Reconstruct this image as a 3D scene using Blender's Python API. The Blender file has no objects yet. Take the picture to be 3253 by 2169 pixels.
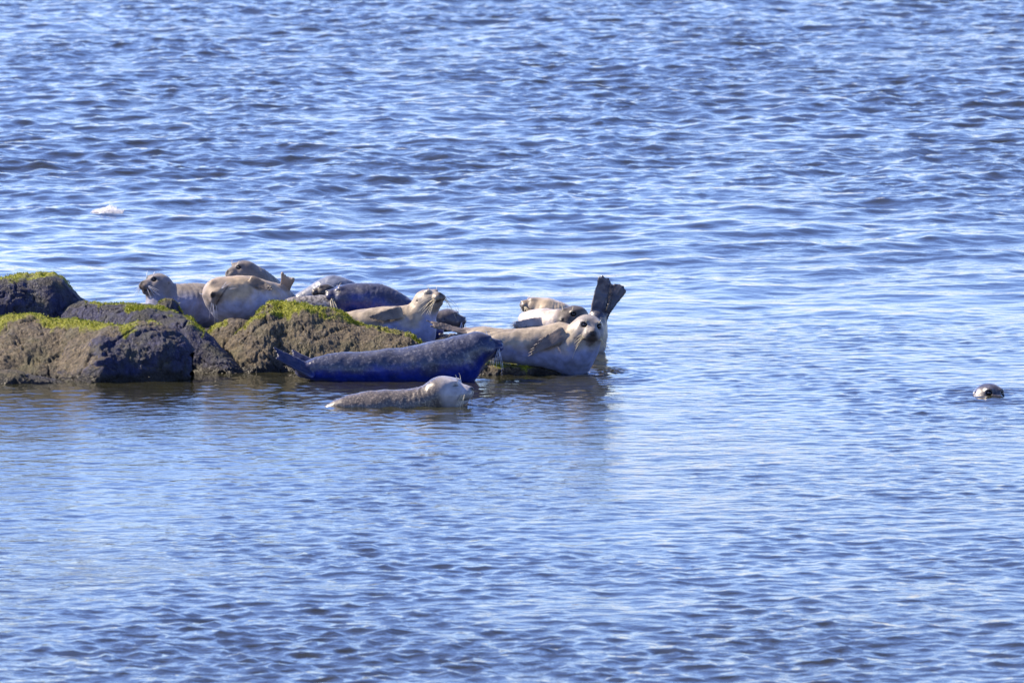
import bpy, math, random
import numpy as np
from mathutils import Vector

R = math.radians
rng = np.random.default_rng(7)
random.seed(7)
scene = bpy.context.scene
COL = scene.collection

# ------------------------------------------------------------------ camera
CAM_H = 6.649
PITCH = 0.08380
FPX, PW, PH = 30400.0, 3253.0, 2169.0
cam_d = bpy.data.cameras.new('camera')
cam_d.sensor_width = 36.0
cam_d.lens = FPX / PW * 36.0
cam_d.clip_start = 1.0
cam_d.clip_end = 20000.0
cam_d.dof.use_dof = True
cam_d.dof.focus_distance = 76.6
cam_d.dof.aperture_fstop = 7.5
cam = bpy.data.objects.new('camera', cam_d)
COL.objects.link(cam)
cam.location = (0, 0, CAM_H)
cam.rotation_euler = (math.pi / 2 - PITCH, 0, 0)
scene.camera = cam

# ------------------------------------------------------------------ light
SUN = Vector((-0.72, 0.27, 0.63)).normalized()          # towards the sun: left, a little beyond the rocks
SUN_EL = math.asin(SUN.z)
SUN_AZ = math.atan2(SUN.x, SUN.y)                        # clockwise from +Y
world = bpy.data.worlds.new('World')
scene.world = world
world.use_nodes = True
wn = world.node_tree
wn.nodes.clear()
w_out = wn.nodes.new('ShaderNodeOutputWorld')
w_bg = wn.nodes.new('ShaderNodeBackground')
w_sky = wn.nodes.new('ShaderNodeTexSky')
w_sky.sky_type = 'NISHITA'
w_sky.sun_disc = False
w_sky.sun_elevation = SUN_EL
w_sky.sun_rotation = SUN_AZ
w_sky.altitude = 0
w_sky.air_density = 0.9
w_sky.dust_density = 0.4
w_sky.ozone_density = 2.0
w_tint = wn.nodes.new('ShaderNodeMix')
w_tint.data_type = 'RGBA'
w_tint.blend_type = 'MULTIPLY'
w_tint.inputs[0].default_value = 1.0
w_tint.inputs[7].default_value = (0.92, 0.872, 1.03, 1)
w_gam = wn.nodes.new('ShaderNodeGamma')                  # deep clear sky: more contrast between horizon and zenith
w_gam.inputs[1].default_value = 1.5
w_bg.inputs[1].default_value = 0.058
wn.links.new(w_sky.outputs[0], w_tint.inputs[6])
wn.links.new(w_tint.outputs[2], w_gam.inputs[0])
wn.links.new(w_gam.outputs[0], w_bg.inputs[0])
wn.links.new(w_bg.outputs[0], w_out.inputs[0])

sun_d = bpy.data.lights.new('sun', 'SUN')
sun_d.energy = 4.5
sun_d.angle = R(0.5)
sun_d.color = (1.0, 0.85, 0.64)
sun = bpy.data.objects.new('sun', sun_d)
COL.objects.link(sun)
sun.rotation_euler = (-SUN).to_track_quat('-Z', 'Y').to_euler()

scene.view_settings.view_transform = 'Standard'
scene.view_settings.look = 'None'
scene.view_settings.gamma = 1.0
scene.view_settings.use_curve_mapping = False
scene.view_settings.exposure = 1.0


# ------------------------------------------------------------------ helpers
def P(px, py, Y):
    """a place in the world: photograph column/row at distance Y along the ground"""
    a = (px - PW / 2) / FPX
    b = (py - PH / 2) / FPX
    cp, sp = math.cos(PITCH), math.sin(PITCH)
    dy = cp - b * sp
    dz = -sp - b * cp
    t = Y / dy
    return np.array((a * t, Y, CAM_H + dz * t))


def water_Y(py):
    return CAM_H / math.tan(PITCH + math.atan((py - PH / 2) / FPX))


def px_m(Y):
    return Y / FPX


def nrm(v):
    v = np.asarray(v, float)
    return v / np.linalg.norm(v)


def mesh_from(name, verts, faces, smooth=True):
    """verts (n,3), faces (m,k) of one size k"""
    me = bpy.data.meshes.new(name)
    verts = np.ascontiguousarray(verts, np.float32)
    faces = np.ascontiguousarray(faces, np.int32)
    m, k = faces.shape
    me.vertices.add(len(verts))
    me.vertices.foreach_set('co', verts.ravel())
    me.loops.add(m * k)
    me.loops.foreach_set('vertex_index', faces.ravel())
    me.polygons.add(m)
    me.polygons.foreach_set('loop_start', np.arange(0, m * k, k, dtype=np.int32))
    if smooth:
        me.polygons.foreach_set('use_smooth', np.ones(m, bool))
    me.update(calc_edges=True)
    return me


def color_attr(me, name, rgba):
    a = me.attributes.new(name, 'FLOAT_COLOR', 'POINT')
    a.data.foreach_set('color', np.ascontiguousarray(rgba, np.float32).ravel())


def link(name, me, mat, parent=None, loc=None):
    o = bpy.data.objects.new(name, me)
    COL.objects.link(o)
    if mat:
        me.materials.append(mat)
    if parent:
        o.parent = parent
    if loc is not None:
        o.location = loc
    return o


def empty(name, loc):
    o = bpy.data.objects.new(name, None)
    o.empty_display_size = 0.1
    COL.objects.link(o)
    o.location = loc
    return o


def tag(o, label=None, cat=None, group=None, kind=None):
    for k, v in (('label', label), ('category', cat), ('group', group), ('kind', kind)):
        if v:
            o[k] = v
    return o


# lattice gradient noise
_perm = rng.permutation(4096).astype(np.int32)
_grad = rng.normal(size=(4096, 3)).astype(np.float32)
_grad /= np.linalg.norm(_grad, axis=1, keepdims=True)


def noise3(p):
    p = np.asarray(p, np.float32)
    i = np.floor(p).astype(np.int32)
    f = p - i
    u = f * f * f * (f * (f * 6 - 15) + 10)
    out = np.zeros(len(p), np.float32)
    for dx in (0, 1):
        wx = u[:, 0] if dx else 1 - u[:, 0]
        for dy in (0, 1):
            wy = u[:, 1] if dy else 1 - u[:, 1]
            for dz in (0, 1):
                wz = u[:, 2] if dz else 1 - u[:, 2]
                h = _perm[(_perm[(_perm[(i[:, 0] + dx) & 4095] + i[:, 1] + dy) & 4095] + i[:, 2] + dz) & 4095]
                g = _grad[h]
                out += wx * wy * wz * (g[:, 0] * (f[:, 0] - dx) + g[:, 1] * (f[:, 1] - dy) + g[:, 2] * (f[:, 2] - dz))
    return out * 1.6


def fbm(p, octaves=3, gain=0.5, lac=2.1):
    s, a = 0, 1.0
    for k in range(octaves):
        s = s + a * noise3(p * lac ** k + 17.3 * k)
        a *= gain
    return s


def smooth(a, b, x):
    t = np.clip((x - a) / (b - a), 0, 1)
    return t * t * (3 - 2 * t)


# ------------------------------------------------------------------ implicit bodies
class Field:
    """signed distance grid that shapes are melted into"""

    def __init__(self, lo, hi, h):
        self.h = h
        self.lo = np.asarray(lo, np.float32)
        self.n = np.ceil((np.asarray(hi) - lo) / h).astype(int) + 1
        self.F = np.full(self.n, 0.5, np.float32)

    def block(self, lo, hi):
        a = np.clip(np.floor((lo - self.lo) / self.h).astype(int), 0, self.n)
        b = np.clip(np.ceil((hi - self.lo) / self.h).astype(int) + 1, 0, self.n)
        ax = [self.lo[k] + self.h * np.arange(a[k], b[k], dtype=np.float32) for k in range(3)]
        sl = tuple(slice(a[k], b[k]) for k in range(3))
        g = np.meshgrid(*ax, indexing='ij')
        return sl, g

    def melt(self, sl, d, k, sub=False):
        F = self.F[sl]
        if sub:                                   # carve d out
            d = -d
            h = np.clip(0.5 - 0.5 * (d - F) / k, 0, 1)
            self.F[sl] = F * h + d * (1 - h) + 0 if False else np.maximum(F, d) + np.maximum(k - np.abs(F - d), 0) ** 2 / (4 * k)
        else:
            self.F[sl] = np.minimum(F, d) - np.maximum(k - np.abs(F - d), 0) ** 2 / (4 * k)

    def ellipsoid(self, c, axes, radii, k=0.02, sub=False):
        """axes: 3x3 rows are unit axes"""
        c = np.asarray(c)
        m = max(radii) + k + 3 * self.h
        sl, g = self.block(c - m, c + m)
        if min(g[0].shape) == 0:
            return
        q = [g[i] - np.float32(c[i]) for i in range(3)]
        k0 = k1 = 0
        for ax, r in zip(axes, radii):
            t = q[0] * np.float32(ax[0]) + q[1] * np.float32(ax[1]) + q[2] * np.float32(ax[2])
            k0 = k0 + (t / r) ** 2
            k1 = k1 + (t / (r * r)) ** 2
        k0 = np.sqrt(k0)
        d = k0 * (k0 - 1) / np.maximum(np.sqrt(k1), 1e-6)
        self.melt(sl, d.astype(np.float32), k, sub)

    def tube(self, pts, rad, k=0.02, n=None, s=1.0, dense=6, sub=False):
        """tapered tube along a smooth curve; along direction n its section is s times as wide"""
        pts = np.asarray(pts, float)
        rad = np.asarray(rad, float)
        if len(pts) > 2:
            C, r = catmull(pts, rad, dense)
        else:
            C, r = pts, rad
        m = max(rad) * max(1, s) + k + 3 * self.h
        sl, g = self.block(C.min(0) - m, C.max(0) + m)
        if min(g[0].shape) == 0:
            return
        X = np.stack(g, -1).reshape(-1, 3)
        if n is not None and s != 1.0:
            n = nrm(n)
            X = X + np.outer(X @ n.astype(np.float32), n * (1 / s - 1)).astype(np.float32)
            C = C + np.outer(C @ n, n * (1 / s - 1))
        d = np.full(len(X), 9.0, np.float32)
        for a, b, ra, rb in zip(C[:-1], C[1:], r[:-1], r[1:]):
            ab = (b - a).astype(np.float32)
            L = float(ab @ ab) + 1e-12
            pa = X - a.astype(np.float32)
            t = np.clip((pa @ ab) / L, 0, 1)
            pa -= t[:, None] * ab
            np.minimum(d, np.sqrt(np.einsum('ij,ij->i', pa, pa)) - (ra + (rb - ra) * t).astype(np.float32), out=d)
        self.melt(sl, d.reshape(g[0].shape), k, sub)

    def surface(self):
        """naive surface nets -> verts, quads"""
        F, h = self.F, self.h
        S = F < 0
        c = [S[dx:S.shape[0] - 1 + dx, dy:S.shape[1] - 1 + dy, dz:S.shape[2] - 1 + dz]
             for dx in (0, 1) for dy in (0, 1) for dz in (0, 1)]
        cnt = sum(x.astype(np.int8) for x in c)
        act = (cnt > 0) & (cnt < 8)
        I = np.argwhere(act)
        idx = np.full(act.shape, -1, np.int32)
        idx[act] = np.arange(len(I))
        corners = np.array([(dx, dy, dz) for dx in (0, 1) for dy in (0, 1) for dz in (0, 1)])
        V = np.stack([F[I[:, 0] + o[0], I[:, 1] + o[1], I[:, 2] + o[2]] for o in corners], 1)
        acc = np.zeros((len(I), 3), np.float32)
        num = np.zeros(len(I), np.float32)
        for a in range(8):
            for b in range(a + 1, 8):
                if np.abs(corners[a] - corners[b]).sum() != 1:
                    continue
                va, vb = V[:, a], V[:, b]
                m = (va < 0) != (vb < 0)
                t = np.where(m, va / np.where(m, va - vb, 1), 0)
                acc += np.where(m[:, None], corners[a] + t[:, None] * (corners[b] - corners[a]), 0)
                num += m
        verts = self.lo + h * (I + acc / num[:, None])
        quads = []
        for ax in range(3):
            o = [0, 0, 0]
            o[ax] = 1
            A = S[:S.shape[0] - o[0], :S.shape[1] - o[1], :S.shape[2] - o[2]]
            B = S[o[0]:, o[1]:, o[2]:]
            e = np.argwhere(A != B)
            u, w = [(1, 2), (2, 0), (0, 1)][ax]
            ok = (e[:, u] > 0) & (e[:, w] > 0) & (e[:, u] < S.shape[u] - 1) & (e[:, w] < S.shape[w] - 1)
            e = e[ok]
            inside = A[e[:, 0], e[:, 1], e[:, 2]]
            q = []
            for du, dw in ((1, 1), (0, 1), (0, 0), (1, 0)):
                cc = e.copy()
                cc[:, u] -= du
                cc[:, w] -= dw
                q.append(idx[cc[:, 0], cc[:, 1], cc[:, 2]])
            q = np.stack(q, 1)
            q[~inside] = q[~inside][:, ::-1]
            quads.append(q)
        quads = np.concatenate(quads)
        # two light relaxation passes (Taubin)
        nb = np.concatenate([quads[:, [0, 1]], quads[:, [1, 2]], quads[:, [2, 3]], quads[:, [3, 0]]])
        deg = np.bincount(nb[:, 0], minlength=len(verts)) + np.bincount(nb[:, 1], minlength=len(verts))
        for lam in (0.5, -0.5, 0.5, -0.5):
            s = np.stack([np.bincount(nb[:, 0], verts[nb[:, 1], k], len(verts)) +
                          np.bincount(nb[:, 1], verts[nb[:, 0], k], len(verts)) for k in range(3)], 1)
            verts = verts + lam * (s / np.maximum(deg, 1)[:, None] - verts)
        return verts, quads


def catmull(pts, rad, dense):
    Q = np.vstack([2 * pts[0] - pts[1], pts, 2 * pts[-1] - pts[-2]])
    q = np.concatenate([[rad[0]], rad, [rad[-1]]])
    C, r = [], []
    for i in range(1, len(Q) - 2):
        for t in np.linspace(0, 1, dense, endpoint=False):
            def cr(a, b, c, d):
                return 0.5 * (2 * b + (c - a) * t + (2 * a - 5 * b + 4 * c - d) * t * t + (3 * b - a - 3 * c + d) * t ** 3)
            C.append(cr(Q[i - 1], Q[i], Q[i + 1], Q[i + 2]))
            r.append(max(cr(q[i - 1], q[i], q[i + 1], q[i + 2]), 1e-3))
    C.append(pts[-1])
    r.append(rad[-1])
    return np.array(C), np.array(r)


def hair_tubes(curves, r0, sides=4):
    """thin tapered tubes along polylines -> verts, quads"""
    V, Fc = [], []
    for c in curves:
        c = np.asarray(c)
        base = len(V)
        n = len(c)
        for i, p in enumerate(c):
            t = nrm(c[min(i + 1, n - 1)] - c[max(i - 1, 0)])
            a = nrm(np.cross(t, (0.31, 0.2, 0.93)))
            b = np.cross(t, a)
            r = r0 * (1 - 0.75 * i / (n - 1))
            for s in range(sides):
                w = 2 * math.pi * s / sides
                V.append(p + r * (math.cos(w) * a + math.sin(w) * b))
        for i in range(n - 1):
            for s in range(sides):
                Fc.append((base + i * sides + s, base + i * sides + (s + 1) % sides,
                           base + (i + 1) * sides + (s + 1) % sides, base + (i + 1) * sides + s))
    return np.array(V), np.array(Fc)


# ------------------------------------------------------------------ materials
def new_mat(name):
    m = bpy.data.materials.new(name)
    m.use_nodes = True
    nt = m.node_tree
    b = nt.nodes['Principled BSDF']
    return m, nt, b


def node(nt, t, **kw):
    n = nt.nodes.new(t)
    for k, v in kw.items():
        setattr(n, k, v)
    return n


def fur_material(name, fleck, scale=55.0, thr=(0.52, 0.62), rough=0.55, wet=0.0, strength=1.0):
    """coat colour comes from the skin (vertex colours); 'fleck' colour is spotted over it, its amount in alpha"""
    m, nt, b = new_mat(name)
    L = nt.links
    at = node(nt, 'ShaderNodeAttribute', attribute_name='coat')
    tc = node(nt, 'ShaderNodeTexCoord')
    n1 = node(nt, 'ShaderNodeTexNoise')
    n1.inputs['Scale'].default_value = scale
    n1.inputs['Detail'].default_value = 3.0
    n1.inputs['Roughness'].default_value = 0.6
    L.new(tc.outputs['Object'], n1.inputs['Vector'])
    mr = node(nt, 'ShaderNodeMapRange')
    mr.inputs[1].default_value, mr.inputs[2].default_value = thr
    L.new(n1.outputs[0], mr.inputs[0])
    mu = node(nt, 'ShaderNodeMath', operation='MULTIPLY')
    L.new(mr.outputs[0], mu.inputs[0])
    L.new(at.outputs['Alpha'], mu.inputs[1])
    mu2 = node(nt, 'ShaderNodeMath', operation='MULTIPLY')
    L.new(mu.outputs[0], mu2.inputs[0])
    mu2.inputs[1].default_value = strength
    # soft mottling
    n2 = node(nt, 'ShaderNodeTexNoise')
    n2.inputs['Scale'].default_value = 14.0
    n2.inputs['Detail'].default_value = 5.0
    L.new(tc.outputs['Object'], n2.inputs['Vector'])
    mr2 = node(nt, 'ShaderNodeMapRange')
    mr2.inputs[1].default_value, mr2.inputs[2].default_value = 0.3, 0.7
    mr2.inputs[3].default_value, mr2.inputs[4].default_value = 0.68, 1.22
    L.new(n2.outputs[0], mr2.inputs[0])
    mixm = node(nt, 'ShaderNodeMix', data_type='RGBA', blend_type='MULTIPLY')
    mixm.inputs[0].default_value = 1.0
    L.new(at.outputs['Color'], mixm.inputs[6])
    L.new(mr2.outputs[0], mixm.inputs[7])
    mixf = node(nt, 'ShaderNodeMix', data_type='RGBA')
    L.new(mu2.outputs[0], mixf.inputs[0])
    L.new(mixm.outputs[2], mixf.inputs[6])
    mixf.inputs[7].default_value = (*fleck, 1)
    L.new(mixf.outputs[2], b.inputs['Base Color'])
    nr = node(nt, 'ShaderNodeTexNoise')
    nr.inputs['Scale'].default_value = 6.0
    nr.inputs['Detail'].default_value = 4.0
    L.new(tc.outputs['Object'], nr.inputs['Vector'])
    mrr = node(nt, 'ShaderNodeMapRange')
    mrr.inputs[1].default_value, mrr.inputs[2].default_value = 0.38, 0.62
    mrr.inputs[3].default_value, mrr.inputs[4].default_value = rough * 0.62, rough * 1.2
    L.new(nr.outputs[0], mrr.inputs[0])
    L.new(mrr.outputs[0], b.inputs['Roughness'])
    b.inputs['Specular IOR Level'].default_value = 0.35 + 0.3 * wet
    b.inputs['Sheen Weight'].default_value = 0.12
    b.inputs['Sheen Roughness'].default_value = 0.5
    if wet:
        b.inputs['Coat Weight'].default_value = wet
        b.inputs['Coat Roughness'].default_value = 0.22
    n3 = node(nt, 'ShaderNodeTexNoise')
    n3.inputs['Scale'].default_value = 190.0
    n3.inputs['Detail'].default_value = 2.0
    mp = node(nt, 'ShaderNodeMapping')
    mp.inputs['Scale'].default_value = (0.45, 1.0, 1.0)
    L.new(tc.outputs['Object'], mp.inputs['Vector'])
    L.new(mp.outputs[0], n3.inputs['Vector'])
    bp = node(nt, 'ShaderNodeBump')
    bp.inputs['Strength'].default_value = 0.35
    bp.inputs['Distance'].default_value = 0.004
    L.new(n3.outputs[0], bp.inputs['Height'])
    L.new(bp.outputs[0], b.inputs['Normal'])
    return m


def plain(name, col, rough, spec=0.5):
    m, nt, b = new_mat(name)
    tc = node(nt, 'ShaderNodeTexCoord')
    n = node(nt, 'ShaderNodeTexNoise')
    n.inputs['Scale'].default_value = 60
    nt.links.new(tc.outputs['Object'], n.inputs['Vector'])
    mr = node(nt, 'ShaderNodeMapRange')
    mr.inputs[3].default_value, mr.inputs[4].default_value = 0.8, 1.2
    nt.links.new(n.outputs[0], mr.inputs[0])
    mx = node(nt, 'ShaderNodeMix', data_type='RGBA', blend_type='MULTIPLY')
    mx.inputs[0].default_value = 1
    mx.inputs[6].default_value = (*col, 1)
    nt.links.new(mr.outputs[0], mx.inputs[7])
    nt.links.new(mx.outputs[2], b.inputs['Base Color'])
    b.inputs['Roughness'].default_value = rough
    b.inputs['Specular IOR Level'].default_value = spec
    return m


M_EYE = plain('eye_black', (0.006, 0.006, 0.010), 0.06, 0.6)
M_WHISKER = plain('whisker_straw', (0.80, 0.70, 0.46), 0.4)
M_WHISKER_W = plain('whisker_white', (0.75, 0.75, 0.78), 0.4)
M_CLAW = plain('claw_horn', (0.55, 0.47, 0.36), 0.3)


def water_material():
    m, nt, b = new_mat('sea_water')
    L = nt.links
    b.inputs['Base Color'].default_value = (0.028, 0.028, 0.013, 1)
    b.inputs['Roughness'].default_value = 0.04
    b.inputs['IOR'].default_value = 1.333
    geo = node(nt, 'ShaderNodeNewGeometry')
    sep = node(nt, 'ShaderNodeSeparateXYZ')
    L.new(geo.outputs['Position'], sep.inputs[0])

    def noise(scale, detail, rough=0.55, off=0.0, yscale=1.0):
        mp = node(nt, 'ShaderNodeMapping')
        mp.inputs['Scale'].default_value = (scale, scale * yscale, 0)
        mp.inputs['Location'].default_value = (off, off * 1.7, 0)
        L.new(geo.outputs['Position'], mp.inputs['Vector'])
        n = node(nt, 'ShaderNodeTexNoise')
        n.inputs['Scale'].default_value = 1.0
        n.inputs['Detail'].default_value = detail
        n.inputs['Roughness'].default_value = rough
        L.new(mp.outputs[0], n.inputs['Vector'])
        return n.outputs[0]

    fine = noise(9.0, 3.0, 0.6, 3.0, 1.25)
    mid = noise(3.2, 2.0, 0.5, 11.0, 1.2)
    patch = noise(0.42, 2.0, 0.5, 5.0, 0.35)     # gusts: ripple patches
    pm = node(nt, 'ShaderNodeMapRange')
    pm.inputs[1].default_value, pm.inputs[2].default_value = 0.35, 0.68
    pm.inputs[3].default_value, pm.inputs[4].default_value = 0.45, 1.25
    L.new(patch, pm.inputs[0])
    # ripple strength by distance from the lee of the rocks
    cr = node(nt, 'ShaderNodeValToRGB')
    mr = node(nt, 'ShaderNodeMapRange')
    mr.inputs[1].default_value, mr.inputs[2].default_value = 50.0, 150.0
    L.new(sep.outputs[1], mr.inputs[0])
    e = cr.color_ramp.elements
    e[0].position, e[0].color = 0.00, (0.62, 0.62, 0.62, 1)
    e[1].position, e[1].color = 1.00, (0.55, 0.55, 0.55, 1)
    for pos, v in ((0.08, 0.55), (0.15, 0.32), (0.20, 0.26), (0.24, 0.34), (0.27, 0.30), (0.32, 0.22), (0.42, 0.26), (0.52, 0.5)):
        k = e.new(pos)
        k.color = (v, v, v, 1)
    L.new(mr.outputs[0], cr.inputs[0])
    s1 = node(nt, 'ShaderNodeMath', operation='MULTIPLY')
    L.new(cr.outputs[0], s1.inputs[0])
    L.new(pm.outputs[0], s1.inputs[1])
    h1 = node(nt, 'ShaderNodeMath', operation='MULTIPLY')
    L.new(fine, h1.inputs[0])
    h1.inputs[1].default_value = 0.018
    h2 = node(nt, 'ShaderNodeMath', operation='MULTIPLY')
    L.new(mid, h2.inputs[0])
    h2.inputs[1].default_value = 0.045
    h = node(nt, 'ShaderNodeMath', operation='ADD')
    L.new(h1.outputs[0], h.inputs[0])
    L.new(h2.outputs[0], h.inputs[1])
    hs = node(nt, 'ShaderNodeMath', operation='MULTIPLY')
    L.new(h.outputs[0], hs.inputs[0])
    L.new(s1.outputs[0], hs.inputs[1])
    bp = node(nt, 'ShaderNodeBump')
    bp.inputs['Strength'].default_value = 1.0
    bp.inputs['Distance'].default_value = 1.0
    L.new(hs.outputs[0], bp.inputs['Height'])
    L.new(bp.outputs[0], b.inputs['Normal'])
    return m


def rock_material(name, pale_tone=(0.215, 0.168, 0.098), dark=(0.020, 0.016, 0.013)):
    m, nt, b = new_mat(name)
    L = nt.links
    tc = node(nt, 'ShaderNodeTexCoord')
    at = node(nt, 'ShaderNodeAttribute', attribute_name='growth')      # r: green weed, g: wet band, b: pale crust, a: painted blue shade
    sp = node(nt, 'ShaderNodeSeparateColor')
    L.new(at.outputs['Color'], sp.inputs[0])
    n1 = node(nt, 'ShaderNodeTexNoise')
    n1.inputs['Scale'].default_value = 30
    n1.inputs['Detail'].default_value = 8
    n1.inputs['Roughness'].default_value = 0.68
    L.new(tc.outputs['Object'], n1.inputs['Vector'])
    mr = node(nt, 'ShaderNodeMapRange')
    mr.inputs[1].default_value, mr.inputs[2].default_value = 0.36, 0.64
    L.new(n1.outputs[0], mr.inputs[0])
    base = node(nt, 'ShaderNodeMix', data_type='RGBA')  # two rock tones mixed by noise
    L.new(mr.outputs[0], base.inputs[0])
    base.inputs[6].default_value = (*dark, 1)
    base.inputs[7].default_value = (*pale_tone, 1)
    # streaked bare face with blue shade painted into its colour (alpha)
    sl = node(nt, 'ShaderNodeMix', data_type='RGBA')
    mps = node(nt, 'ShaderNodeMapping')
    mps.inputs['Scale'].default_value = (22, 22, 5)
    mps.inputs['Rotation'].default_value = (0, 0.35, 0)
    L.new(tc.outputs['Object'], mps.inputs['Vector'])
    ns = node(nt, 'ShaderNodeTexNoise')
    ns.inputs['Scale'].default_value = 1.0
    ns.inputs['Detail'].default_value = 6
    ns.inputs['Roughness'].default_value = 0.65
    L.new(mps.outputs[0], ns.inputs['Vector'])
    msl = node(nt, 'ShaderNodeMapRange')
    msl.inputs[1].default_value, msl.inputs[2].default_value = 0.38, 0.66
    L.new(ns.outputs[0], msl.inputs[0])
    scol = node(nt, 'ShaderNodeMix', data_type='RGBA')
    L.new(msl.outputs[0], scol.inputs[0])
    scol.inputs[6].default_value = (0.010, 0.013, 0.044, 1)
    scol.inputs[7].default_value = (0.056, 0.062, 0.142, 1)  # blue of the shaded side, put into the base colour
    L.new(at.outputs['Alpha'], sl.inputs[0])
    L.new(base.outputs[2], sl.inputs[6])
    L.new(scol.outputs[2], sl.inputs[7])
    base = sl
    # olive film
    n0 = node(nt, 'ShaderNodeTexNoise')
    n0.inputs['Scale'].default_value = 5
    n0.inputs['Detail'].default_value = 4
    L.new(tc.outputs['Object'], n0.inputs['Vector'])
    mo = node(nt, 'ShaderNodeMapRange')
    mo.inputs[1].default_value, mo.inputs[2].default_value = 0.45, 0.75
    mo.inputs[4].default_value = 0.55
    L.new(n0.outputs[0], mo.inputs[0])
    ol = node(nt, 'ShaderNodeMix', data_type='RGBA')
    L.new(mo.outputs[0], ol.inputs[0])
    L.new(base.outputs[2], ol.inputs[6])
    ol.inputs[7].default_value = (0.100, 0.105, 0.040, 1)
    # pale crust / barnacle specks
    v = node(nt, 'ShaderNodeTexNoise')
    v.inputs['Scale'].default_value = 85
    v.inputs['Detail'].default_value = 2
    L.new(tc.outputs['Object'], v.inputs['Vector'])
    vm = node(nt, 'ShaderNodeMapRange')
    vm.inputs[1].default_value, vm.inputs[2].default_value = 0.60, 0.70
    L.new(v.outputs[0], vm.inputs[0])
    vmu = node(nt, 'ShaderNodeMath', operation='MULTIPLY')
    L.new(vm.outputs[0], vmu.inputs[0])
    L.new(sp.outputs[2], vmu.inputs[1])
    cru = node(nt, 'ShaderNodeMix', data_type='RGBA')
    L.new(vmu.outputs[0], cru.inputs[0])
    L.new(ol.outputs[2], cru.inputs[6])
    cru.inputs[7].default_value = (0.36, 0.34, 0.30, 1)
    # green weed
    gm = node(nt, 'ShaderNodeMix', data_type='RGBA')
    L.new(sp.outputs[0], gm.inputs[0])
    L.new(cru.outputs[2], gm.inputs[6])
    gcol = node(nt, 'ShaderNodeMix', data_type='RGBA')
    L.new(mr.outputs[0], gcol.inputs[0])
    gcol.inputs[6].default_value = (0.14, 0.15, 0.010, 1)
    gcol.inputs[7].default_value = (0.33, 0.34, 0.010, 1)
    L.new(gcol.outputs[2], gm.inputs[7])
    wet = node(nt, 'ShaderNodeMix', data_type='RGBA')
    L.new(sp.outputs[1], wet.inputs[0])
    L.new(gm.outputs[2], wet.inputs[6])
    wet.inputs[7].default_value = (0.022, 0.020, 0.016, 1)
    L.new(wet.outputs[2], b.inputs['Base Color'])
    b.inputs['Specular IOR Level'].default_value = 0.35
    rr = node(nt, 'ShaderNodeMapRange')
    rr.inputs[3].default_value, rr.inputs[4].default_value = 0.62, 0.28
    L.new(sp.outputs[1], rr.inputs[0])
    L.new(rr.outputs[0], b.inputs['Roughness'])
    bp = node(nt, 'ShaderNodeBump')
    bp.inputs['Strength'].default_value = 0.9
    bp.inputs['Distance'].default_value = 0.05
    L.new(n1.outputs[0], bp.inputs['Height'])
    L.new(bp.outputs[0], b.inputs['Normal'])
    return m


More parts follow.
